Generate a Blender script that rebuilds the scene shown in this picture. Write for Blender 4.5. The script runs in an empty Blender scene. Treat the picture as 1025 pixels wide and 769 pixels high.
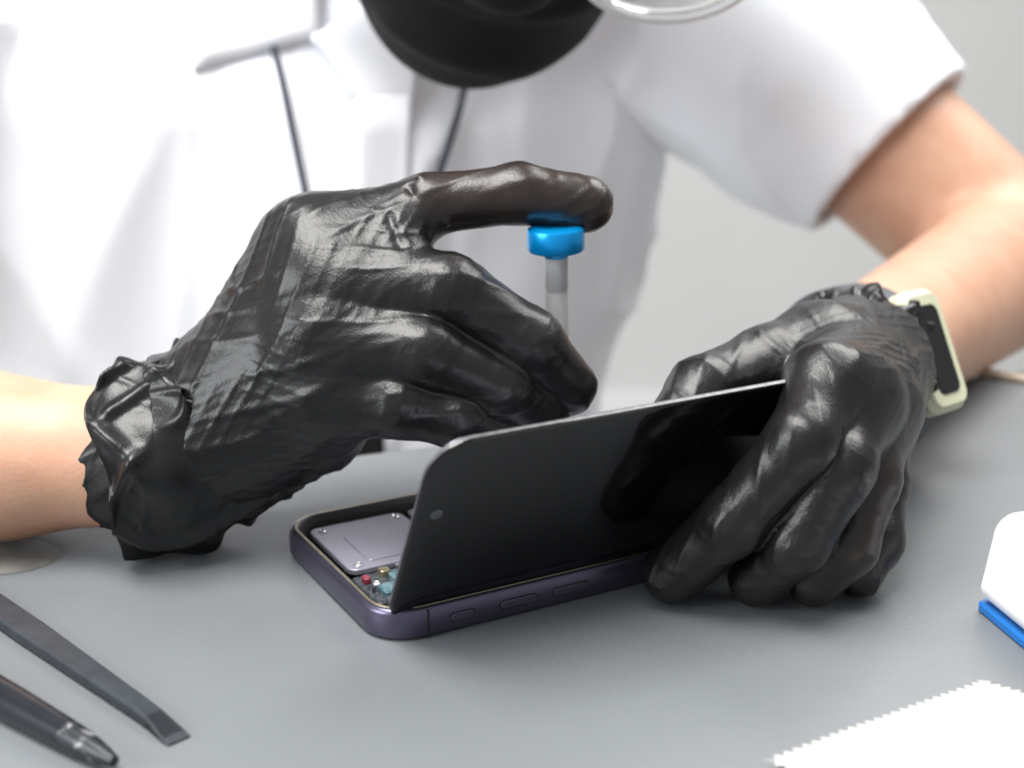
import bpy, bmesh, math, numpy as np
from mathutils import Vector, Matrix
from mathutils.bvhtree import BVHTree
S=0.01; Z0=0.75
col=bpy.context.scene.collection
A=lambda *a: np.array(a,dtype=np.float64)
def W(p): return Vector((p[0]*S,p[1]*S,p[2]*S+Z0))
# ---------------------------------------------------------------- materials
def mat(name,color,rough=.5,metal=0,spec=.5,bump=None,var=None,sss=0,coat=0,trans=0,alpha=1,sheen=0,emis=0):
    m=bpy.data.materials.new(name); m.use_nodes=True; nt=m.node_tree; b=nt.nodes['Principled BSDF']
    b.inputs['Base Color'].default_value=(*color,1); b.inputs['Roughness'].default_value=rough
    b.inputs['Metallic'].default_value=metal; b.inputs['Specular IOR Level'].default_value=spec
    if sss:
        b.inputs['Subsurface Weight'].default_value=sss; b.inputs['Subsurface Radius'].default_value=(1,.35,.2); b.inputs['Subsurface Scale'].default_value=.006
    if coat: b.inputs['Coat Weight'].default_value=coat; b.inputs['Coat Roughness'].default_value=.05
    if trans: b.inputs['Transmission Weight'].default_value=trans
    b.inputs['Alpha'].default_value=alpha
    if sheen: b.inputs['Sheen Weight'].default_value=sheen
    tc=nt.nodes.new('ShaderNodeTexCoord')
    if var:
        n=nt.nodes.new('ShaderNodeTexNoise'); n.inputs['Scale'].default_value=var[0]; n.inputs['Detail'].default_value=5
        nt.links.new(tc.outputs['Object'],n.inputs['Vector'])
        mx=nt.nodes.new('ShaderNodeMix'); mx.data_type='RGBA'
        c2=var[2] if len(var)>2 else tuple(min(1,c*(1-var[1])) for c in color)
        mx.inputs['A'].default_value=(*color,1); mx.inputs['B'].default_value=(*c2,1)
        rm=nt.nodes.new('ShaderNodeMapRange'); rm.inputs['From Min'].default_value=var[3] if len(var)>3 else .35; rm.inputs['From Max'].default_value=var[4] if len(var)>4 else .65
        nt.links.new(n.outputs['Fac'],rm.inputs['Value']); nt.links.new(rm.outputs['Result'],mx.inputs['Factor'])
        nt.links.new(mx.outputs['Result'],b.inputs['Base Color'])
    if bump:
        n=nt.nodes.new('ShaderNodeTexNoise'); n.inputs['Scale'].default_value=bump[0]; n.inputs['Detail'].default_value=6
        nt.links.new(tc.outputs['Object'],n.inputs['Vector'])
        bp=nt.nodes.new('ShaderNodeBump'); bp.inputs['Strength'].default_value=bump[1]; bp.inputs['Distance'].default_value=bump[2]
        nt.links.new(n.outputs['Fac'],bp.inputs['Height']); nt.links.new(bp.outputs['Normal'],b.inputs['Normal'])
    return m
M={}
M['mat']=mat('bench_mat_grey',(.155,.167,.178),.42,spec=.4,bump=(900,.2,.0005),var=(14,.08))
M['benchside']=mat('bench_laminate',(.5,.5,.5),.5,var=(20,.1))
M['leg']=mat('painted_steel',(.12,.12,.13),.4,metal=.6,var=(30,.2))
M['wall']=mat('wall_paint',(.62,.62,.61),.8,var=(2,.06),bump=(200,.1,.001))
M['floor']=mat('floor_vinyl',(.5,.5,.49),.5,var=(4,.12))
M['skin']=mat('skin',(.58,.345,.235),.5,sss=.25,bump=(900,.25,.0005),var=(60,.12,(.54,.29,.19)))
M['shirt']=mat('white_cotton',(.88,.905,.95),.85,spec=.2,bump=(1500,.2,.0004),var=(12,.02),sheen=.2)
M['trousers']=mat('dark_trousers',(.02,.022,.03),.8,bump=(900,.2,.0005),var=(30,.3))
M['maskm']=mat('black_mask_fabric',(.008,.008,.009),.8,spec=.25,bump=(1200,.5,.0006),var=(50,.3))
M['hair']=mat('black_hair',(.012,.01,.009),.45,bump=(700,.6,.001),var=(100,.3))
M['white']=mat('white_plastic',(.76,.76,.77),.3,var=(30,.03))
M['eyew']=mat('eye_white',(.8,.78,.75),.2,var=(200,.05))
M['eyed']=mat('eye_iris',(.03,.015,.01),.1,var=(300,.2))
M['clear']=mat('clear_plastic',(.95,.97,.97),.08,trans=.9,var=(30,.02))
M['cord']=mat('navy_cord',(.012,.018,.04),.6,var=(300,.3))
M['purple']=mat('deep_purple_metal',(.12,.11,.165),.3,metal=.8,var=(60,.12))
M['blackgl']=mat('black_glass',(.004,.004,.005),.05,spec=.5,var=(40,.3))
M['rubber']=mat('black_gasket',(.01,.01,.01),.6,bump=(2500,.6,.0006),var=(300,.4))
M['silver']=mat('brushed_silver',(.72,.72,.74),.3,metal=1,var=(300,.1))
M['edge']=mat('display_edge',(.10,.10,.11),.4,metal=.5,var=(500,.3,(.16,.16,.17)))
M['lav']=mat('battery_wrap',(.28,.27,.33),.4,metal=.3,var=(200,.08))
M['shield']=mat('emi_shield',(.22,.22,.26),.3,metal=.8,var=(300,.2))
M['teal']=mat('teal_flex',(.03,.09,.11),.35,var=(600,.5,(.13,.21,.23)))
M['pink']=mat('red_seal',(.22,.03,.05),.4,var=(300,.2))
M['gold']=mat('gold_contact',(.36,.31,.21),.35,metal=.8,var=(300,.2))
M['pcb']=mat('black_pcb',(.015,.02,.025),.4,var=(900,.5,(.08,.09,.10)))
M['blue']=mat('anodised_blue',(.0,.30,.72),.28,metal=.55,spec=.6,var=(300,.06))
M['steel']=mat('satin_steel',(.50,.50,.50),.42,metal=.15,spec=.5,var=(300,.1))
M['spudger']=mat('esd_nylon',(.028,.035,.044),.42,bump=(700,.3,.0004),var=(250,.3))
M['tool']=mat('dark_tool_steel',(.012,.014,.02),.25,metal=.2,spec=.6,var=(120,.3))
M['worn']=mat('worn_tip',(.012,.015,.02),.35,metal=.1,var=(420,.5,(.3,.3,.3),.6,.7))
M['cloth']=mat('wipe_cloth',(.47,.46,.435),.9,spec=.2,bump=(1400,.4,.0004),var=(500,.10))
M['bluepl']=mat('blue_plastic',(.01,.13,.42),.4,var=(40,.1))
M['film']=mat('matte_film',(.33,.31,.27),.4,alpha=.3,var=(150,.4))
M['wood']=mat('pale_wood',(.5,.42,.32),.6,var=(90,.2))
M['cream']=mat('cream_case',(.60,.60,.43),.4,var=(60,.05))
M['strap']=mat('grey_strap',(.05,.055,.065),.5,bump=(900,.2,.0004),var=(100,.2))
def glove_mat():
    m=bpy.data.materials.new('black_nitrile'); m.use_nodes=True; nt=m.node_tree; b=nt.nodes['Principled BSDF']
    b.inputs['Roughness'].default_value=.32; b.inputs['Specular IOR Level'].default_value=.42
    at=nt.nodes.new('ShaderNodeAttribute'); at.attribute_name='tint'
    mx=nt.nodes.new('ShaderNodeMix'); mx.data_type='RGBA'
    mx.inputs['A'].default_value=(.0055,.0055,.0058,1); mx.inputs['B'].default_value=(.026,.017,.014,1)
    nt.links.new(at.outputs['Fac'],mx.inputs['Factor']); nt.links.new(mx.outputs['Result'],b.inputs['Base Color'])
    tc=nt.nodes.new('ShaderNodeTexCoord')
    n=nt.nodes.new('ShaderNodeTexNoise'); n.inputs['Scale'].default_value=1800; n.inputs['Detail'].default_value=3
    n2=nt.nodes.new('ShaderNodeTexNoise'); n2.inputs['Scale'].default_value=260; n2.inputs['Detail'].default_value=3; n2.inputs['Distortion'].default_value=2.0
    for q in (n,n2): nt.links.new(tc.outputs['Object'],q.inputs['Vector'])
    b1=nt.nodes.new('ShaderNodeBump'); b1.inputs['Strength'].default_value=.22; b1.inputs['Distance'].default_value=.0003
    b2=nt.nodes.new('ShaderNodeBump'); b2.inputs['Strength'].default_value=.12; b2.inputs['Distance'].default_value=.0008
    nt.links.new(n.outputs['Fac'],b1.inputs['Height']); nt.links.new(n2.outputs['Fac'],b2.inputs['Height'])
    nt.links.new(b2.outputs['Normal'],b1.inputs['Normal']); nt.links.new(b1.outputs['Normal'],b.inputs['Normal'])
    return m
M['glove']=glove_mat()
# ---------------------------------------------------------------- object helpers
def empty(name,loc):
    e=bpy.data.objects.new(name,None); e.empty_display_size=.02; col.objects.link(e); e.location=W(loc); return e
def mk(name,V,F,m,parent=None,smooth=True,attr=None,bevel=0,solid=0):
    V=np.asarray(V,dtype=float); me=bpy.data.meshes.new(name)
    Vw=V*S; Vw[:,2]+=Z0
    me.from_pydata(Vw.tolist(),[],[list(map(int,f)) for f in F]); me.validate()
    ms=m if isinstance(m,list) else [m]
    for q in ms: me.materials.append(M[q])
    if smooth: me.polygons.foreach_set('use_smooth',[True]*len(me.polygons))
    if attr is not None:
        a=me.attributes.new('tint','FLOAT','POINT'); a.data.foreach_set('value',np.asarray(attr,dtype=np.float32))
    o=bpy.data.objects.new(name,me); col.objects.link(o)
    if parent is not None:
        o.parent=parent; o.matrix_parent_inverse=Matrix.Translation(-parent.location)
    if solid:
        md=o.modifiers.new('solid','SOLIDIFY'); md.thickness=solid*S; md.offset=0
    if bevel:
        md=o.modifiers.new('bev','BEVEL'); md.width=bevel*S; md.segments=3; md.limit_method='ANGLE'
    me.update(); return o
class Frame:
    def __init__(s,o,x,y,z): s.o,s.x,s.y,s.z=map(lambda q:np.array(q,float),(o,x,y,z))
    def __call__(s,P):
        P=np.asarray(P,float); return s.o+P[...,0:1]*s.x+P[...,1:2]*s.y+P[...,2:3]*s.z
I=Frame((0,0,0),(1,0,0),(0,1,0),(0,0,1))
def box(name,fr,a,b,m,parent=None,bevel=.05):
    (x0,y0,z0),(x1,y1,z1)=a,b
    V=fr([[x0,y0,z0],[x1,y0,z0],[x1,y1,z0],[x0,y1,z0],[x0,y0,z1],[x1,y0,z1],[x1,y1,z1],[x0,y1,z1]])
    return mk(name,V,[(3,2,1,0),(4,5,6,7),(0,1,5,4),(1,2,6,5),(2,3,7,6),(3,0,4,7)],m,parent,False,bevel=bevel)
def rr(x0,y0,x1,y1,r,z,n=8):
    P=[]
    for cx,cy,a0 in ((x1-r,y1-r,0),(x0+r,y1-r,90),(x0+r,y0+r,180),(x1-r,y0+r,270)):
        for i in range(n+1):
            a=math.radians(a0+90*i/n); P.append((cx+r*math.cos(a),cy+r*math.sin(a),z))
    return P
def loft(name,fr,rings,m,parent=None,capb=True,capt=True,smooth=True,bevel=0,closed_sweep=False,solid=0):
    n=len(rings[0]); V=fr([p for r in rings for p in r]); F=[]
    R=len(rings)
    for k in range(R if closed_sweep else R-1):
        k2=(k+1)%R
        for i in range(n):
            j=(i+1)%n; F.append((k*n+i,k*n+j,k2*n+j,k2*n+i))
    if capb and not closed_sweep: F.append(tuple(range(n-1,-1,-1)))
    if capt and not closed_sweep: F.append(tuple((R-1)*n+i for i in range(n)))
    o=mk(name,V,F,m,parent,smooth,bevel=bevel,solid=solid)
    if smooth:
        md=o.modifiers.new('es','EDGE_SPLIT'); md.split_angle=math.radians(40)
    return o
def slab(name,fr,x0,y0,x1,y1,r,z0,z1,m,parent=None,c=.03):
    return loft(name,fr,[rr(x0+c,y0+c,x1-c,y1-c,max(r-c,.01),z0),rr(x0,y0,x1,y1,r,z0+c),rr(x0,y0,x1,y1,r,z1-c),rr(x0+c,y0+c,x1-c,y1-c,max(r-c,.01),z1)],m,parent)
def lathe(name,fr,prof,m,parent=None,n=48,capb=True,capt=True):
    return loft(name,fr,[[(r*math.cos(2*math.pi*i/n),r*math.sin(2*math.pi*i/n),z) for i in range(n)] for r,z in prof],m,parent,capb,capt)
def basis(z,xh=(1,0,0)):
    z=np.array(z,float); z/=np.linalg.norm(z); x=np.array(xh,float); x-=z*x.dot(z); x/=np.linalg.norm(x); return x,np.cross(z,x),z
def tube(name,pts,rad,m,parent=None,n=12,sub=6):
    P=np.array(pts,float)
    Q=[]
    E=np.vstack([2*P[0]-P[1],P,2*P[-1]-P[-2]])
    for i in range(1,len(E)-2):
        for k in range(sub):
            t=k/sub; a,b,c,d=E[i-1:i+3]
            Q.append(.5*((2*b)+(-a+c)*t+(2*a-5*b+4*c-d)*t*t+(-a+3*b-3*c+d)*t**3))
    Q.append(P[-1]); Q=np.array(Q)
    T=np.gradient(Q,axis=0); T/=np.linalg.norm(T,axis=1)[:,None]
    rings=[]; xh=np.array((.3,.5,.8))
    for q,t in zip(Q,T):
        x,y,_=basis(t,xh); xh=x
        rings.append([q+rad*(x*math.cos(2*math.pi*i/n)+y*math.sin(2*math.pi*i/n)) for i in range(n)])
    return loft(name,I,rings,m,parent)
# ---------------------------------------------------------------- SDF toolkit
def rc(a,b,ra,rb):
    a=np.array(a,float);b=np.array(b,float);ba=b-a;L=ba.dot(ba)
    def f(p):
        pa=p-a; t=np.clip(pa@ba/L,0,1)
        q=pa-t[:,None]*ba
        return np.sqrt(np.einsum('ij,ij->i',q,q))-(ra+(rb-ra)*t)
    return f
def ell(c,r,fr=None):
    c=np.array(c,float); r=np.array(r,float)
    R=np.eye(3) if fr is None else np.array(fr,float)
    def f(p):
        q=(p-c)@R.T; a=np.sqrt(((q/r)**2).sum(1)); b=np.sqrt(((q/r**2)**2).sum(1))
        return a*(a-1)/np.maximum(b,1e-6)
    return f
def smin(a,b,k):
    h=np.clip(.5+.5*(b-a)/k,0,1); return b*(1-h)+a*h-k*h*(1-h)
def union(fs,k):
    def f(p):
        d=fs[0](p)
        for g in fs[1:]: d=smin(d,g(p),k)
        return d
    return f
def chain(pts,rads): return union([rc(pts[i],pts[i+1],rads[i],rads[i+1]) for i in range(len(pts)-1)],.3) if len(pts)>2 else rc(pts[0],pts[1],rads[0],rads[1])
def nets(f,lo,hi,h):
    lo=np.array(lo,float); n=(np.ceil((np.array(hi)-lo)/h)).astype(int)+1
    xs=[lo[i]+h*np.arange(n[i]) for i in range(3)]
    D=np.empty(n,np.float32)
    Y,Zz=np.meshgrid(xs[1],xs[2],indexing='ij'); yz=np.stack([Y.ravel(),Zz.ravel()],1)
    ch=max(1,int(400000/len(yz)))
    for i in range(0,n[0],ch):
        xx=xs[0][i:i+ch]
        p=np.empty((len(xx)*len(yz),3)); p[:,0]=np.repeat(xx,len(yz)); p[:,1:]=np.tile(yz,(len(xx),1))
        D[i:i+ch]=f(p).reshape(len(xx),n[1],n[2])
    s=D<0
    c=np.zeros(n-1,np.int8)
    for a in (0,1):
        for b in (0,1):
            for d in (0,1):
                c+=s[a:n[0]-1+a,b:n[1]-1+b,d:n[2]-1+d]
    idx=np.argwhere((c>0)&(c<8)); mp=-np.ones(n-1,np.int64); mp[tuple(idx.T)]=np.arange(len(idx))
    acc=np.zeros((len(idx),3)); cnt=np.zeros(len(idx))
    cor=[(0,0,0),(1,0,0),(0,1,0),(1,1,0),(0,0,1),(1,0,1),(0,1,1),(1,1,1)]
    for i in range(8):
        for j in range(i+1,8):
            A0,B0=np.array(cor[i]),np.array(cor[j])
            if abs(A0-B0).sum()!=1: continue
            da=D[tuple((idx+A0).T)].astype(float); db=D[tuple((idx+B0).T)].astype(float)
            mk_=(da<0)!=(db<0); t=np.where(mk_,da/np.where(mk_,da-db,1),0)
            acc+=np.where(mk_[:,None],A0+(B0-A0)*t[:,None],0); cnt+=mk_
    V=lo+h*(idx+acc/cnt[:,None])
    F=[]
    for ax in range(3):
        o1,o2=[(1,2),(2,0),(0,1)][ax]
        sl=[slice(None)]*3; sl2=[slice(None)]*3; sl[ax]=slice(0,n[ax]-1); sl2[ax]=slice(1,n[ax])
        ch_=s[tuple(sl)]!=s[tuple(sl2)]; e=np.argwhere(ch_)
        e=e[(e[:,o1]>0)&(e[:,o2]>0)&(e[:,o1]<n[o1]-1)&(e[:,o2]<n[o2]-1)]
        u=np.zeros(3,int);u[o1]=1; v=np.zeros(3,int); v[o2]=1
        q=np.stack([mp[tuple((e-u-v).T)],mp[tuple((e-v).T)],mp[tuple(e.T)],mp[tuple((e-u).T)]],1)
        ins=s[tuple(e.T)]
        q=np.where(ins[:,None],q,q[:,::-1]); F.append(q)
    return V,np.vstack(F)
def grad(f,p,e=.02):
    g=np.stack([f(p+np.array(d)*e)-f(p-np.array(d)*e) for d in ((1,0,0),(0,1,0),(0,0,1))],1)
    return g/np.maximum(np.linalg.norm(g,axis=1)[:,None],1e-9)
def project(f,V,it=3):
    for _ in range(it):
        V=V-np.clip(f(V),-.3,.3)[:,None]*grad(f,V)*.9
    return V
def vn(p,seed=0):
    i=np.floor(p).astype(np.int64); f=p-i; f=f*f*f*(f*(f*6-15)+10)
    def h(a,b,c):
        x=(a*374761393+b*668265263+c*1274126177+seed*974634777)&0xffffffff
        x=((x^(x>>13))*1274126177)&0xffffffff; x=x^(x>>16); return (x&0xffff)/65535.
    r=0
    for a in (0,1):
        for b in (0,1):
            for c in (0,1):
                w=(f[:,0] if a else 1-f[:,0])*(f[:,1] if b else 1-f[:,1])*(f[:,2] if c else 1-f[:,2])
                r=r+w*h(i[:,0]+a,i[:,1]+b,i[:,2]+c)
    return r
def ridge(p,seed=0,pw=2.5):
    w=np.stack([vn(p*.6+9.1,seed+11),vn(p*.6+3.7,seed+12),vn(p*.6+5.3,seed+13)],1)*1.1
    return (1-np.abs(2*vn(p+w,seed)-1))**pw
def stretch(p,ax,sp,sl):
    ax=np.array(ax,float); ax/=np.linalg.norm(ax); return p*sp+(p@ax)[:,None]*ax*(sl-sp)
def folds(p,ax,across,freq,seed,pw=5,warp=1.6,thr=.42,ws=1.0):
    """long drapery folds running along ax, spaced 1/freq apart along 'across', fading in and out"""
    ax=np.array(ax,float); ax/=np.linalg.norm(ax); ac=np.array(across,float); ac-=ax*ac.dot(ax); ac/=np.linalg.norm(ac)
    ph=2*np.pi*freq*(p@ac)+warp*2*np.pi*(vn(stretch(p,ax,.55*ws,.22*ws)+3,seed)-.5)
    m=np.clip((vn(stretch(p,ax,.8*ws,.35*ws),seed+1)-thr)/.25,0,1); m=m*m*(3-2*m)
    return (.5+.5*np.cos(ph))**pw*m
# ---------------------------------------------------------------- hands
def build_hand(name,palm,palmk,fingers,h,lo,hi,parent,tints,axis,across,creases,fk=.2,pk=.8,clipz=None,tintfn=None,fa=1.0):
    pf=union(palm,palmk); ff=[chain(p,r) for p,r in fingers]
    def f(p):
        d=pf(p); F=ff[0](p)
        for g in ff[1:]: F=smin(F,g(p),fk)
        d=smin(d,F,pk)
        if clipz is not None: d=np.maximum(d,clipz-p[:,2])
        return d
    V,F=nets(f,lo,hi,h); V=project(f,V); N=grad(f,V,.06)
    ws=[np.exp(-np.maximum(pf(V)+.25,0)/.35)]+[np.exp(-np.maximum(g(V),0)/.14) for g in ff]
    ws=np.array(ws); ws/=ws.sum(0)
    disp=np.zeros(len(V)); tint=np.zeros(len(V))
    ac=np.array(across,float); ax0=np.array(axis,float); ax0/=np.linalg.norm(ax0); ac2=ac/np.linalg.norm(ac)
    big=folds(V,axis,across,.75,3,3)*.06+folds(V,ax0+.35*ac2,across,1.5,9,6)*.045+folds(V,ax0-.45*ac2,across,2.3,15,7)*.03+(vn(V*.7,33)-.5)*.04
    big+=folds(V,ax0+.9*ac2,ax0,2.6,45,8,1.8,.5)*.022+folds(V,ax0+.2*ac2,across,4.2,55,5,1.8,.45)*.012
    disp+=ws[0]*big
    for k,(pts,rads) in enumerate(fingers):
        w=ws[k+1]; pts=np.array(pts)
        d=np.zeros(len(V)); sw=np.full(len(V),1e-9)
        for s in range(len(pts)-1):
            sd=rc(pts[s],pts[s+1],rads[s],rads[s+1])(V); ww=np.exp(-np.maximum(sd,0)/.15)
            ax=pts[s+1]-pts[s]; ax/=np.linalg.norm(ax); q,r_,_=basis(ax,(.3,-.4,.8))
            d+=ww*(folds(V,ax+.3*q,q,1.0,20+k*3+s,3,1.2)*.032*fa+folds(V,ax-.4*r_,r_,1.6,40+k+s,6,1.5)*.030+folds(V,ax+.7*q,q,2.4,50+k+s,7,1.5,.5)*.022+folds(V,ax+.2*r_,q,4.0,58+k+s,5,1.5,.45)*.010); sw+=ww
        d/=sw
        for j in range(1,len(pts)-1):
            ax=pts[j+1]-pts[j-1]; dj=np.linalg.norm(V-pts[j],axis=1); q,_,_=basis(ax,(.3,-.4,.8))
            d+=np.exp(-(dj/(rads[j]*1.1))**4)*folds(V,q,ax,2.2,70+k*4+j,4,1.0,.3)*.03
        disp+=w*(d-.01); tint+=w*tints[k]
    for (a,b,wd,am) in creases:
        sd=rc(a,b,0,0)(V); disp+=am*np.exp(-(sd/wd)**2)
    tint*=.35+.9*vn(V*1.1,77)
    if tintfn is not None: tint*=tintfn(V)
    V=V+N*disp[:,None]
    if clipz is not None: V[:,2]=np.maximum(V[:,2],clipz)
    return mk(name,V,F,'glove',parent,True,attr=np.clip(tint,0,1))
def cuff(name,pts,rads,parent,seed,amp,zmin=.04,nu=100,nt=220,flat=(1,1)):
    P=np.array(pts,float); k=len(P); us=np.linspace(0,1,nu); X=np.stack([np.interp(us*(k-1),range(k),P[:,i]) for i in range(3)],1)
    R=np.interp(us*(k-1),range(k),rads); T=np.gradient(X,axis=0); T/=np.linalg.norm(T,axis=1)[:,None]
    for _ in range(12): T[1:-1]=(T[:-2]+T[1:-1]+T[2:])/3
    th=np.linspace(0,2*np.pi,nt,endpoint=False); V=[]
    L=np.linalg.norm(P[-1]-P[0])
    for u,c,r,t in zip(us,X,R,T):
        x,y,_=basis(t,(0,0,1))
        dirs=np.cos(th)[:,None]*x*flat[0]+np.sin(th)[:,None]*y*flat[1]
        q=np.stack([np.cos(th)*r,np.sin(th)*r,np.full(nt,u*L)],1)
        en=min(1,u*5)
        n=(vn(q*.55+7,seed)-.5)*amp*.9
        n+=folds(q,(.5,.3,1),(-1,1,.2),.55,seed+2,3,1.4,.3)*amp*.5
        n+=folds(q,(1,.6,.5),(0,0,1),.6,seed+4,3,1.8,.35)*amp*.45
        n+=folds(q,(-.6,1,.6),(1,0,1),.9,seed+6,6,1.8,.4)*amp*.35
        n+=folds(q,(1,.2,.9),(0,1,-.6),1.6,seed+9,6,2.0,.4)*amp*.2
        sh=(vn(q*.45+7,seed+3)-.5)*.9*u
        V.append(c+t*sh[:,None]+dirs*(r+(n-.2*amp)*en+.05*math.exp(-((1-u)/.02)**2))[:,None])
    V=np.array(V).reshape(-1,3); V[:,2]=np.where(V[:,2]<zmin,zmin+(V[:,2]-zmin)*.02,V[:,2])
    F=[]
    for a in range(nu-1):
        for i in range(nt):
            j=(i+1)%nt; F.append((a*nt+i,a*nt+j,(a+1)*nt+j,(a+1)*nt+i))
    return mk(name,V,F,'glove',parent,True,attr=np.zeros(len(V)),solid=.03)

person=empty('repair_technician',(-8,44,0))
C=(-7.8,6.5,3.9)
palmR=[rc((-11.0,6.35,2.6),(-9.8,6.3,2.75),1.9,2.1),rc((-9.8,6.3,2.75),C,2.1,2.15),
  rc(C,(-5.4,7.0,8.6),1.95,1.2),rc(C,(-5.1,5.9,7.8),1.9,1.2),rc(C,(-5.1,5.0,6.4),1.9,1.2),rc(C,(-4.8,4.8,5.0),1.9,1.2),
  rc((-7.3,6.4,3.4),(-5.4,5.7,3.9),1.9,1.4),rc((-7.4,7.2,4.6),(-5.9,7.4,8.0),1.6,1.3),rc(C,(-6.5,8.4,5.6),1.8,1.4),
  rc((-5.3,6.6,8.5),(-3.1,6.3,8.8),1.2,.9),rc((-5.1,5.5,7.2),(-3.0,5.1,7.2),1.1,.7),rc((-5.0,4.9,5.7),(-3.2,4.6,5.8),1.05,.65)]
fingR=[([(-5.4,7.0,8.6),(-2.3,7.1,9.68),(.2,7.26,9.96),(2.0,7.37,9.66)],[1.12,.82,.80,.79]),
  ([(-5.1,5.9,7.8),(-1.7,5.2,7.72),(.45,5.2,6.25),(1.5,5.65,4.95)],[1.15,.98,.94,.82]),
  ([(-5.1,4.9,6.4),(-2.3,4.3,6.25),(-.35,4.7,5.2),(.8,5.3,4.3)],[1.12,.93,.85,.74]),
  ([(-4.8,4.7,5.0),(-3.0,4.0,4.95),(-1.5,4.25,4.5),(-.3,4.7,3.9)],[1.12,.84,.75,.64]),
  ([(-6.5,8.4,5.6),(-4.4,9.2,6.2),(-1.6,9.3,6.0),(.6,8.0,5.2)],[1.4,1.1,.95,.8])]
crR=[((-2.9,6.6,10.6),(-2.0,5.9,8.7),.10,-.10),((-2.6,6.8,10.7),(-1.6,6.3,9.0),.09,.08),((-3.5,6.2,10.3),(-2.9,5.2,8.8),.12,-.07)]
sm=lambda x:np.clip(x,0,1)
build_hand('nitrile_glove_right',palmR,.9,fingR,.075,(-12.5,1.5,.1),(3.6,11.5,11.4),person,[.8,.05,.1,.05,.1],(2.6,-.3,2.2),(2.2,.3,-2.6),crR,tintfn=lambda V:sm((V[:,0]+3.2)/1.2),fk=.10,pk=.7,fa=.8)
cuff('nitrile_glove_right_cuff',[(-7.0,6.45,4.2),(-8.0,6.4,3.5),(-9.4,6.3,2.9),(-10.9,6.35,2.8)],[2.1,2.5,2.75,2.7],person,5,.62,flat=(1,.95))
CL=(10.6,10.4,4.0)
palmL=[rc((11.2,12.8,3.3),CL,2.0,1.95),rc(CL,(8.0,3.2,5.75),1.8,1.0),rc(CL,(9.0,3.9,5.1),1.8,1.1),rc(CL,(9.9,5.3,4.3),1.8,1.1),rc(CL,(10.2,6.6,3.6),1.8,1.0),
  rc(CL,(9,8.7,5.1),1.7,1.35),rc((8.4,3.6,5.4),(8.0,2.6,4.8),.95,.7),rc((9.3,4.7,4.7),(8.9,3.4,4.0),.95,.7)]
fingL=[([(8.0,3.2,5.75),(7.05,1.35,4.85),(5.5,1.5,2.7),(4.15,2.4,.85)],[1.0,.88,.82,.76]),
  ([(9.0,3.9,5.1),(8.05,1.6,4.1),(7.1,1.4,2.2),(6.3,2.2,.82)],[1.02,.88,.82,.74]),
  ([(9.9,5.3,4.3),(9.1,2.9,3.3),(8.5,2.1,1.8),(7.8,2.2,.80)],[1.02,.87,.81,.73]),
  ([(10.2,6.6,3.6),(9.9,4.7,2.5),(9.6,3.4,1.4),(9.1,2.8,.72)],[1.0,.82,.74,.65]),
  ([(9,8.7,5.1),(7.2,7.1,5.1),(5.1,4.9,5.0),(4.1,3.7,4.2)],[1.35,1.12,.95,.83])]
build_hand('nitrile_glove_left',palmL,.8,fingL,.075,(2.8,-.2,.0),(14.6,16,8),person,[.05,.2,.7,.2,.05],(-3,-8,1.5),(1,-.3,-.6),[],clipz=.04,fk=.08,pk=.6,fa=.8)
cuff('nitrile_glove_left_cuff',[(9.9,8.9,4.3),(10.5,10.4,3.95),(10.9,11.7,3.6),(11.2,12.9,3.35)],[1.8,2.25,2.5,2.4],person,9,.55,flat=(1,.9))
# ---------------------------------------------------------------- body
lat=A(.92,.38,0)
chest=A(-7,47,6); waist=A(-9,42,-12); hip=A(-10,40,-28)
nF=A(0,-.82,-.57); nF/=np.linalg.norm(nF); rF=A(.95,.1,-.3); rF-=nF*rF.dot(nF); rF/=np.linalg.norm(rF); uF=np.cross(nF,rF)
chin=A(-2.5,26.3,12.5); hc=chin+10.5*uF-5.5*nF
H=lambda r,n,u: hc+rF*r+nF*n+uF*u
HF=[rF,nF,uF]
shL=A(7.5,47,17.2); elL=A(24.8,37,1.6); wrL=A(11.9,14.8,3.0)
hd=(elL-shL); hd/=np.linalg.norm(hd); hemL=shL+hd*17.0
shR=A(-27,40,16); elR=A(-31,19,4.5)
torso=[rc(chest-5.5*lat,waist-4*lat,10,8.8),rc(chest+5.5*lat,waist+4*lat,9.5,8.2),rc(waist-4*lat,hip-4*lat,8.8,10),rc(waist+4*lat,hip+4*lat,8.2,10),
  rc(chest+A(0,0,2),A(-7,47,14),9,7),rc(shR+lat*3,shL-lat*3,5,5)]
arms=[rc(shL,elL,4.7,3.9),rc(elL,wrL,3.8,2.3),rc(wrL,CL,2.2,1.7),rc(shR,elR,5,3.9),rc(elR,(-21,10.5,3.0),3.9,3.0),rc((-21,10.5,3.0),(-14.6,6.7,2.5),3.0,2.15),rc((-14.6,6.7,2.5),(-10,6.3,2.7),2.15,1.9),rc((-10,6.3,2.7),(-8,6.4,3.8),1.8,1.6)]
neck=[rc(A(-7,46,15),H(0,-4.5,-5),6,5.6)]
head=[ell(H(0,-1,2.5),(7.3,9.2,8.6),HF),ell(H(0,2.5,-4.5),(5.4,6,6.2),HF),ell(H(0,5,-8.2),(2.6,2.6,2.4),HF)]
face=[rc(H(0,8.0,1.2),H(0,10.0,-2.3),.7,1.3),rc(H(-1.5,9.0,-2.6),H(1.5,9.0,-2.6),.8,.8),rc(H(-2,7.6,-5.3),H(2,7.6,-5.3),.7,.7),
  ell(H(7.2,-1,0),(.8,1.7,3.1),HF),ell(H(-7.2,-1,0),(.8,1.7,3.1),HF),rc(H(-4.6,7.2,2.6),H(4.6,7.2,2.6),1.0,1.0)]
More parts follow.
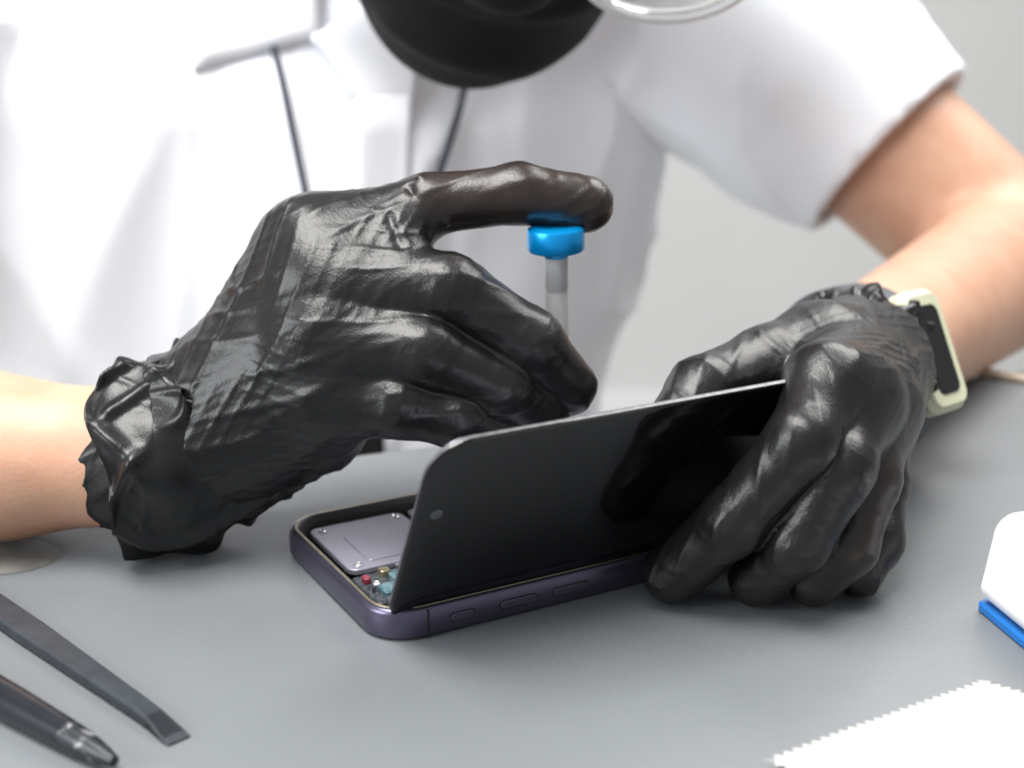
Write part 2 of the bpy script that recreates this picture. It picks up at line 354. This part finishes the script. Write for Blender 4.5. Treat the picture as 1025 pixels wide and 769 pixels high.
hf=union(head,2.0); ff_=union(face,.5); sock=[ell(H(s*3.2,8.4,.6),(1.5,1.2,1.0),HF) for s in (-1,1)]
tf=union(torso,3.); nf=union(neck,1); af=union(arms[:3],1.); af2=union(arms[3:],1.)
def bodyf(p):
    d=smin(tf(p),nf(p),2.5); h=smin(hf(p),ff_(p),.8)
    for s in sock: h=-smin(-h,s(p),.3)
    d=smin(d,h,1.5); d=smin(d,af(p),1.5); d=smin(d,af2(p),1.5)
    return np.maximum(d,-22-p[:,2])
V,F=nets(bodyf,(-38,3,-23),(32,66,40),.5); V=project(bodyf,V,2)
mk('body_skin',V,F,'skin',person)
for s in (-1,1):
    c=H(s*3.2,7.3,.6)
    for nm,r,off,mm in (('eyeball',1.2,0,'eyew'),('iris',.62,.72,'eyed')):
        x,y,z=basis(nF,rF); lathe(f'{nm}_{"r" if s<0 else "l"}',Frame(c+nF*off,x,y,z),[(r*math.cos(t),r*math.sin(t)) for t in np.linspace(-1.55,1.55,14)],mm,person,24)
hcap=ell(H(0,-1.6,3.2),(8.1,9.8,9.2),HF)
def hairf(p):
    d=hcap(p); q=(p-hc); n=q@nF; u=q@uF
    d=np.maximum(d,-(u+2.5+np.clip(-n,0,9)*.35))
    return np.maximum(d,(n-5.5-np.clip(u-5,0,5)*.6)*.9)
V,F=nets(hairf,tuple(hc-16),tuple(hc+16),.45); N=grad(hairf,V,.1); V=V+N*((ridge(stretch(V,nF,2.2,.4),7,1)-.5)*.4)[:,None]
mk('hair',V,F,'hair',person)
mask_u=union([ell(H(0,2.9,-4.6),(6.1,6.4,6.7),HF),ell(H(0,5.2,-8.3),(3.4,3.1,2.9),HF),rc(H(0,8.2,-1),H(0,9.6,-2.6),1.4,2.0)],1.8)
def maskf(p):
    q=(p-hc); n=q@nF; u=q@uF
    d=mask_u(p); d=np.maximum(d,u-.4+np.clip(6-n,0,9)*.25); return np.maximum(d,-(n-.2-np.clip(-u-5,0,6)*.5))
V,F=nets(maskf,tuple(hc-14),tuple(hc+14),.3); N=grad(maskf,V,.1)
u=(V-hc)@uF; V=V+N*(np.sin(u*2.2)*.05+folds(V,rF,uF,.35,31,3,ws=.5)*.2)[:,None]
mk('face_mask',V,F,'maskm',person)
for s in (-1,1): tube('mask_ear_loop_'+('r' if s<0 else 'l'),[H(s*5.4,1.8,-1.5),H(s*7.2,.5,-.5),H(s*7.8,-1.8,1.0),H(s*7.8,-2.8,-1),H(s*6.6,-1.0,-4.5),H(s*5.4,1.2,-6)],.13,'maskm',person)
hdR=(elR-shR); hdR/=np.linalg.norm(hdR); hemR=shR+hdR*17
tf2=union([rc(chest-5.5*lat,waist-4*lat,11.2,10.2),rc(chest+5.5*lat,waist+4*lat,10.3,8.2),rc(waist-4*lat,hip-4*lat,10.2,11.4),rc(waist+4*lat,hip+4*lat,8.2,11.4),
  rc(chest+A(0,0,2),A(-7,47,13),10,8),rc(shR+lat*3,shL-lat*3,6.2,6.2),rc((-21,37,8),(-21,36,-8),6.5,7),rc(A(-7,46,14),A(-6,42.5,16.5),7.6,7.2)],3.)
slL=rc(shL,hemL+hd*.6,6.7,5.3); slR=rc(shR,hemR,6.6,6.0)
droop=rc(shL+A(1,-1,-5),hemL-hd*5+A(-1.0,0,-2.4),5.0,3.6)
def shirtf(p):
    d=smin(tf2(p),nf(p)-.9,1.5)
    sl=smin(slL(p),droop(p),2.5); sl=np.maximum(sl,(p-hemL)@hd)
    inn=rc(shL,elL,4.9,4.8)(p); sl=np.maximum(sl,-np.maximum(inn,-((p-hemL)@hd+1.2)))
    sr=np.maximum(slR(p),(p-hemR)@hdR); inr=rc(shR,elR,5.0,4.8)(p); sr=np.maximum(sr,-np.maximum(inr,-((p-hemR)@hdR+3)))
    d=smin(d,sl,1.2); d=smin(d,sr,1.2)
    q=p-A(-5.2,40.5,18.0); pl=q@A(.25,-.75,.6)-1.5
    d=np.maximum(d,-np.maximum(-pl,np.sqrt((q*q).sum(1))-9.5))
    return np.maximum(d,-24-p[:,2])
V,F=nets(shirtf,(-42,18,-25),(30,66,27),.4); V=project(shirtf,V,2); N=grad(shirtf,V,.1)
dsp=ridge(stretch(V,(.3,.1,1),.12,.04),3,1.5)*1.0+ridge(stretch(V,(.6,.0,-.8),.22,.07),8,2.5)*.65-.55
hemfade=np.clip(-((V-hemL)@hd)/5,0,1); hemfade=np.where(V[:,0]>10,hemfade,1)
V=V+N*(dsp*hemfade)[:,None]
shirt=mk('polo_shirt',V,F,'shirt',person)
bvh=BVHTree.FromPolygons([tuple(v) for v in V],[tuple(map(int,f)) for f in F])
def onshirt(x,z,off=.3):
    h=bvh.ray_cast(Vector((x,-5,z)),Vector((0,1,0)))
    return A(x,(h[0].y if h[0] else 40)-off,z)
def flap(name,outline,off,th=.35,nu=10):
    a,b,c,d=[np.array(q,float) for q in outline]; V=[];F=[]
    for i in range(nu+1):
        for j in range(nu+1):
            s,t=i/nu,j/nu; q=(a*(1-s)+b*s)*(1-t)+(d*(1-s)+c*s)*t
            V.append(onshirt(q[0],q[1],off))
    V=np.array(V); Y=V[:,1].reshape(nu+1,nu+1)
    for _ in range(6):
        Yp=np.pad(Y,1,mode='edge'); Y=np.minimum(Y,(Yp[:-2,1:-1]+Yp[2:,1:-1]+Yp[1:-1,:-2]+Yp[1:-1,2:])/4)
    V[:,1]=Y.ravel()
    for i in range(nu):
        for j in range(nu):
            k=i*(nu+1)+j; F.append((k,k+nu+1,k+nu+2,k+1))
    return mk(name,V,F,'shirt',person,True,solid=th)
flap('collar_right',[(-16.0,20),(-14.3,11.3),(-8.9,12.6),(-8.0,20)],.2,.25)
flap('collar_left',[(-9.2,12.6),(-7.4,10.0),(-4.6,9.6),(-3.6,16)],.3,.3)
flap('placket',[(-7.2,10),(-8.2,-8),(-5.6,-8),(-4.7,10)],.05,.15)
trs=union([rc(hip-4*lat+A(0,0,-1),hip+4*lat+A(0,0,-1),11.5,11.5),rc((-15,36,-33),(-20,6,-30),8.5,6.8),rc((-3,40,-33),(4,12,-30),8.5,6.8),rc((-20,6,-30),(-20,12,-66),6.6,4.6),rc((4,12,-30),(5,18,-66),6.6,4.6)],1.5)
tr2=lambda p: np.maximum(np.maximum(trs(p),p[:,2]+14),-69-p[:,2])
V,F=nets(tr2,(-32,-4,-70),(20,60,-12),.9); mk('trousers',V,F,'trousers',person)
for s,(x,y) in (('r',(-20,12)),('l',(5,18))):
    sf=union([rc((x,y+2,-70.5),(x,y-6,-71.5),3.9,3.6),rc((x,y-6,-71.5),(x-.5,y-14,-72),3.6,3.0)],1)
    sf2=lambda p: np.maximum(sf(p),-74.9-p[:,2])
    V,F=nets(sf2,(x-6,y-20,-76),(x+6,y+8,-65),.6); mk('shoe_'+s,V,F,'maskm',person)
ly=empty('lanyard',(-6,30,5))
tube('cord_right',[onshirt(-10.9,12.2,.5),onshirt(-10.5,10.8,.45),onshirt(-9.9,8,.4),onshirt(-9.2,4.8,.4),onshirt(-8.4,1.5,.4),onshirt(-7.6,-2,.5)],.17,'cord',ly)
tube('cord_left',[onshirt(-2.2,10.6,.5),onshirt(-2.5,9.2,.45),onshirt(-3.4,6.4,.4),onshirt(-4.6,2.5,.4),onshirt(-6,-1,.4),onshirt(-7,-2.4,.5)],.17,'cord',ly)
bp=onshirt(-7.8,-4.5,.8); slab('badge',Frame(bp,(1,0,0),(0,0,1),(0,-1,0)),-1.8,-4,1.8,2.2,.3,0,.3,'maskm',ly)
gl=empty('safety_glasses',tuple(H(0,10,0)))
go=A(1.2,0,-1.0)
for s in (-1,1):
    cc=H(s*3.5,9.6,-.25)+go; x,y,z=basis(nF+rF*s*.15,rF)
    def ring(ro,n=48,zz=0): return [(cc+x*(3.1+ro)*math.cos(2*math.pi*i/n)*1.0+y*(2.25+ro)*math.sin(2*math.pi*i/n)+z*zz) for i in range(n)]
    loft('rim_'+('r' if s<0 else 'l'),I,[ring(0,zz=0),ring(.28,zz=.1),ring(.34,zz=.5),ring(.06,zz=.6)],'white',gl,closed_sweep=True)
    loft('lens_'+('r' if s<0 else 'l'),I,[ring(0,zz=.2),ring(0,zz=.35)],'clear',gl)
    tube('temple_'+('r' if s<0 else 'l'),[H(s*6.6,9.5,.4)+go,H(s*7.8,6.5,.7)+go*.7,H(s*8.2,1,.8),H(s*8.0,-3.5,.2)],.25,'white',gl)
tube('bridge',[H(-.6,10,0)+go,H(0,10.6,.5)+go,H(.6,10,0)+go],.25,'white',gl)
# ---------------------------------------------------------------- wristwatch
wt=empty('wristwatch',(12.8,13.5,4))
wa=A(.74,.67,-.03); wa/=np.linalg.norm(wa); wc=A(11.4,13.9,2.85)
wn=A(.60,-.66,.44); wn-=wa*wn.dot(wa); wn/=np.linalg.norm(wn); wl=np.cross(wn,wa)
if wl[2]>0: wl=-wl
FW=Frame(wc+wn*2.7,wa,wl,wn)
slab('case',FW,-1.1,-2.0,1.1,2.0,.55,-.15,.5,'cream',wt,.15)
slab('bezel',FW,-.96,-1.85,.96,1.85,.45,.4,.61,'cream',wt,.06)
slab('screen',FW,-.6,-1.45,.6,1.45,.3,.55,.66,'blackgl',wt,.03)
lathe('side_button',Frame(FW([[1.1,-.3,.2]])[0],FW.y,FW.z,FW.x),[(.14,-.1),(.16,.06),(.12,.1)],'cream',wt,20)
rings=[]
for i in range(49):
    a=2*math.pi*i/48
    c0=wc+wn*math.cos(a)*2.7+wl*math.sin(a)*2.8; nr=wn*math.cos(a)+wl*math.sin(a)
    rings.append([c0+wa*w_+nr*t_ for w_,t_ in ((-.85,-.02),(-.8,.16),(0,.2),(.8,.16),(.85,-.02),(.8,-.12),(0,-.14),(-.8,-.12))])
loft('strap',I,rings[:-1],'strap',wt,closed_sweep=True)
# ---------------------------------------------------------------- smartphone
ph=empty('smartphone',(1.5,4,0))
th=math.radians(29); ex=A(math.cos(th),math.sin(th),0); ey=A(-math.sin(th),math.cos(th),0); ez=A(0,0,1)
FP=Frame((-3.18,-.14,.02),ex,ey,ez); Lp,Wp=13.2,7.25
def R_(ins,z): return rr(ins,ins,Lp-ins,Wp-ins,1.15-ins*.75,z,10)
loft('frame',FP,[R_(.16,0),R_(.05,.04),R_(0,.14),R_(0,.68),R_(.04,.77),R_(.12,.81),R_(.24,.81),R_(.3,.74),R_(.32,.2)],'purple',ph)
loft('frame_lip',FP,[R_(.15,.80),R_(.16,.825),R_(.22,.825),R_(.24,.79)],'gold',ph,closed_sweep=False,capb=False,capt=False)
loft('well_gasket',FP,[R_(.22,.812),R_(.34,.72),R_(.42,.60),R_(.44,.22)],'rubber',ph,capb=False,capt=True)
for nm,x0,x1 in (('mute_switch',1.9,2.55),('volume_up',3.3,4.35),('volume_down',4.85,5.9)):
    slab(nm,Frame(FP([[0,0,0]])[0],ex,ez,-ey),x0,.30,x1,.50,.09,-.02,.045,'purple',ph,.015)
    slab(nm+'_slot',Frame(FP([[0,0,0]])[0],ex,ez,-ey),x0-.03,.27,x1+.03,.53,.11,-.02,.006,'rubber',ph,.003)
box('antenna_band',FP,(1.25,-.004,.03),(1.31,.05,.76),'rubber',ph,0)
slab('battery',FP,3.6,.9,10.5,4.3,.2,.22,.56,'lav',ph)
slab('logic_board',FP,.9,3.3,3.3,6.6,.2,.24,.42,'pcb',ph)
slab('cover_plate',FP,.62,3.35,3.5,6.55,.3,.42,.60,'lav',ph)
slab('cover_plate_label',FP,1.3,3.7,2.9,5.6,.12,.58,.635,'lav',ph)
slab('battery_side_plate',FP,3.7,4.5,10.4,6.6,.2,.3,.58,'shield',ph)
slab('sensor_plate',FP,.75,.6,1.7,1.5,.15,.3,.62,'shield',ph)
slab('front_board',FP,.6,1.5,3.4,3.3,.1,.25,.44,'pcb',ph)
for i,(x,y,a,b,m,z) in enumerate([(.9,1.7,1.5,2.3,'teal',.6),(1.5,2.2,2.3,3.0,'teal',.56),(.75,2.7,.95,3.0,'pink',.60),(2.4,1.4,3.3,1.9,'teal',.58),(2.0,.7,3.2,1.2,'gold',.5),(2.5,2.3,3.3,3.1,'shield',.6),(1.3,2.9,1.6,3.2,'gold',.62)]):
    slab(f'component_{i}',FP,x,y,a,b,.08,.4,z,m,ph)
for i,(x,y) in enumerate([(.95,3.6),(.95,6.2),(3.2,3.7),(3.2,6.2),(1.2,.95),(2.1,1.75),(3.0,1.0),(1.75,2.6),(.9,2.3),(4.3,4.8)]):
    lathe(f'screw_{i}',Frame(FP([[x,y,.6]])[0],ex,ey,ez),[(.11,-.2),(.11,.03),(.08,.055),(.03,.02)],'silver',ph,16)
rng=np.random.RandomState(4)
for i in range(14):
    x,y=.7+rng.rand()*2.6,1.5+rng.rand()*1.7; s=.05+rng.rand()*.1
    box(f'chip_{i}',FP,(x,y,.42),(x+s*2,y+s,.5+rng.rand()*.12),['silver','gold','pcb','teal','shield'][i%5],ph,.01)
tube('flex_cable',[FP([[3.3,2.0,.55]])[0],FP([[3.4,1.2,.8]])[0],FP([[3.5,.6,.75]])[0],FP([[3.5,.42,.9]])[0]],.12,'teal',ph)
ed=(-ey*.462+ez*.887); ed/=np.linalg.norm(ed); nd=np.cross(ex,ed)
so=FP([[.30,.50,.24]])[0]
FS=Frame(so,ex,ed,nd); Ls,Ws=12.2,6.45
def Q_(ins,z): return rr(ins,ins,Ls-ins,Ws-ins,1.05-ins,z,12)
loft('display_back',FS,[Q_(.25,-.34),Q_(.2,-.3),Q_(.2,-.17)],'shield',ph)
loft('display_bezel',FS,[Q_(.12,-.18),Q_(.03,-.16),Q_(.0,-.10),Q_(0,-.04)],'edge',ph)
loft('display_glass',FS,[Q_(.0,-.045),Q_(.0,-.02),Q_(.03,.0),Q_(.09,.012)],'blackgl',ph)
fc=FS([[.58,4.1,.012]])[0]
lathe('front_camera',Frame(fc,ex,ed,nd),[(.155,-.01),(.15,.006),(.12,.008)],'shield',ph,24); lathe('front_camera_lens',Frame(fc,ex,ed,nd),[(.12,.0),(.115,.011)],'edge',ph,24)
box('earpiece_module',FS,(.5,2.4,-.5),(1.2,4.6,-.3),'pcb',ph,.04)
# ---------------------------------------------------------------- screwdriver
sd=empty('precision_screwdriver',(1.25,6.9,5))
ax=A(-.03,-.02,1); x,y,z=basis(ax,(1,0,0)); FD=Frame((1.44,6.95,.66),x,y,z)
lathe('swivel_cap',FD,[(.60,7.78),(.74,7.82),(.79,7.88),(.79,8.38),(.76,8.44),(.6,8.50),(.3,8.48)],'blue',sd,64)
lathe('cap_collar',FD,[(.3,7.62),(.34,7.66),(.34,7.80)],'blue',sd)
lathe('handle',FD,[(.2,2.2),(.32,2.4),(.32,6.6),(.30,6.65),(.30,6.73),(.32,6.78),(.32,7.66)],'steel',sd)
lathe('shaft',FD,[(.02,0),(.07,.1),(.1,.5),(.1,1.9),(.19,2.0),(.2,2.3)],'steel',sd)
# ---------------------------------------------------------------- bench tools
def flatbar(name,a,b,w0,w1,t,m,tipm):
    a=A(*a);b=A(*b);d=b-a;L=np.linalg.norm(d);x=d/L;y=A(-x[1],x[0],0)
    e=empty(name,tuple((a+b)/2)); Fb=Frame(a,x,y,(0,0,1))
    secs=[(0,w0,t),(L*.6,w0*1.0,t),(L-1.5,w1,t*.95),(L-1.0,w1*1.0,t*.85),(L-.2,w1*1.15,t*.25),(L,w1*1.1,t*.1)]
    rings=[]
    for s,w,h in secs:
        c=min(.06,h*.3); rings.append([(s,-w/2+c,.02),(s,w/2-c,.02),(s,w/2,.02+c),(s,w/2,.02+h-c),(s,w/2-c,.02+h),(s,-w/2+c,.02+h),(s,-w/2,.02+h-c),(s,-w/2,.02+c)])
    loft('bar',Fb,rings[:5],m,e,smooth=False,bevel=.02); loft('wedge_tip',Fb,rings[3:],tipm,e,smooth=False)
    return e
flatbar('spudger',(-19,7.6,0),(-7.15,-4.3,0),.75,.5,.34,'spudger','spudger')
e=empty('opening_pry_tool',(-11,-3,0)); a=A(-17.0,1.4,.42); b=A(-8.15,-5.55,.3); d=b-a; Lh=np.linalg.norm(d); x,y,z=basis(d,(0,0,1))
Fb=Frame(a,x,y,z); lathe('handle',Fb,[(.3,0),(.42,.1),(.42,Lh-4.5),(.40,Lh-3.5),(.33,Lh-1.6)],'tool',e)
lathe('worn_tip',Fb,[(.33,Lh-1.6),(.3,Lh-1.1),(.22,Lh-.5),(.12,Lh-.05),(.04,Lh)],'worn',e)
# pinked wiping cloth: bilinear sheet, zig-zag cut on all four sides
def pinked(name,c4,nd=50,amp=.085):
    a,b,c,d=[A(*q) for q in c4]; V=[];F=[];n=nd+1
    for i in range(n):
        for j in range(n):
            s,t=i/nd,j/nd; q=(a*(1-s)+b*s)*(1-t)+(d*(1-s)+c*s)*t
            z=1 if (i+j)%2 else -1
            es=(b-a)/np.linalg.norm(b-a); et=(d-a)/np.linalg.norm(d-a)
            if i in (0,nd): q=q+es*amp*z
            if j in (0,nd): q=q+et*amp*z
            V.append((q[0],q[1],0))
    V=np.array(V); V[:,2]=.04+.22*vn(V*.45+5,3)
    for i in range(nd):
        for j in range(nd):
            k=i*n+j; F.append((k,k+n,k+n+1,k+1))
    return mk(name,V,F,'cloth',None,True)
pinked('cleaning_cloth',[(5.3,-5.35),(9.8,-9.4),(15.5,-5.2),(10.9,-1.85)])
dz=empty('tape_dispenser',(15,1.5,1)); ang=math.radians(12); FX=Frame((12.55,-.8,0),(math.cos(ang),math.sin(ang),0),(-math.sin(ang),math.cos(ang),0),(0,0,1))
slab('base',FX,0.05,.1,5,3.0,.25,0,.28,'bluepl',dz,.06)
def sec(y,i=0): return [(cx+ (r)*math.cos(a),y,cz+(r)*math.sin(a)) for cx,cz,r,a0 in ((4.0,2.2,.5-i,0),(.85,2.1,.6-i,90),(.55,.75,.5-i,180),(4.1,.75,.4-i,270)) for a in [math.radians(a0+90*k/8) for k in range(9)]]
loft('body',FX,[sec(.12,.12),sec(.0,0),sec(2.8,0),sec(2.92,.12)],'white',dz)
box('lid_seam',FX,(.08,-.008,1.1),(4.5,.1,1.12),'steel',dz,0)
mk('clear_film_scrap',[(-14.2+1.45*math.cos(t),5.35+1.2*math.sin(t),.03) for t in np.linspace(0,2*math.pi,33)[:-1]],[tuple(range(32))],'film',None,True,solid=.01)
FR=Frame((18.4,23.2,0),(.82,-.57,0),(.57,.82,0),(0,0,1)); box('wooden_ruler',FR,(0,0,.01),(9,.7,.25),'wood',None,.04)
# ---------------------------------------------------------------- workbench, stool, room
wb=empty('workbench',(0,-10,-3)); e1=A(.9317,.363,0); m1=A(.363,-.9317,0)
FB=Frame(A(-4.4,13.2,0)+A(-.3,.8,0),e1,m1,(0,0,1))
box('top_mat',FB,(-75,0,-.3),(75,62,0),'mat',wb,.08)
box('top_board',FB,(-75.2,-.1,-3),(75.2,62.2,-.3),'benchside',wb,.1)
for i,(xx,yy) in enumerate([(-72,3),(72,3),(-72,59),(72,59)]): box(f'leg_{i}',FB,(xx-2.5,yy-2.5,-75),(xx+2.5,yy+2.5,-3),'leg',wb,.2)
box('rail_back',FB,(-70,57.5,-12),(70,60.5,-4),'leg',wb,.2)
st=empty('stool',(-10,40,-45)); Fs=Frame((-9,42,-75),(1,0,0),(0,1,0),(0,0,1))
lathe('seat',Fs,[(15,27.5),(17.5,28.5),(18,30.5),(17.3,32.5),(14,33.2)],'maskm',st,48)
lathe('post',Fs,[(2.5,4),(2.5,28)],'silver',st,24)
for i in range(5):
    a=2*math.pi*i/5; tube(f'foot_{i}',[(-9,42,-69),(-9+14*math.cos(a),42+14*math.sin(a),-71),(-9+24*math.cos(a),42+24*math.sin(a),-73.4)],1.4,'leg',st)
def plane(name,V,m): return mk(name,V,[(0,1,2,3)],m,None,False)
plane('floor',[(-260,-220,-75),(320,-220,-75),(320,230,-75),(-260,230,-75)],'floor')
box('wall_back',I,(-260,230,-75),(320,236,195),'wall',None,0)
box('baseboard_back',I,(-260,228.5,-75),(320,230,-65),'white',None,.2)
box('wall_right',I,(320,-220,-75),(326,236,195),'wall',None,0)
# ---------------------------------------------------------------- light
w=bpy.data.worlds.new('world'); bpy.context.scene.world=w; w.use_nodes=True
w.node_tree.nodes['Background'].inputs[0].default_value=(.93,.96,1,1); w.node_tree.nodes['Background'].inputs[1].default_value=.52
def area(name,loc,tgt,sx,sy,pw,c=(1,1,1)):
    l=bpy.data.lights.new(name,'AREA'); l.shape='RECTANGLE'; l.size=sx; l.size_y=sy; l.energy=pw; l.color=c
    o=bpy.data.objects.new(name,l); col.objects.link(o); o.location=W(loc); o.rotation_euler=(W(tgt)-W(loc)).to_track_quat('-Z','Y').to_euler(); return o
area('ceiling_panel_light',(-30,-10,125),(0,15,0),.9,.6,34,(1,.98,.95))
area('window_light',(-140,-70,70),(-5,30,0),.9,.9,25,(.95,.98,1))
area('ceiling_panel_light.001',(80,90,130),(10,40,0),1.2,.8,28,(1,.98,.95))
# ---------------------------------------------------------------- camera
cam=bpy.data.cameras.new('camera'); co=bpy.data.objects.new('camera',cam); col.objects.link(co)
co.location=W((0,-30.8,16.16)); co.rotation_euler=(math.radians(73),0,0); cam.sensor_width=36; cam.lens=1400/1025*36
cam.clip_start=.01; cam.dof.use_dof=True; cam.dof.focus_distance=.36; cam.dof.aperture_fstop=9.5
bpy.context.scene.camera=co
bpy.context.scene.view_settings.view_transform='Standard'
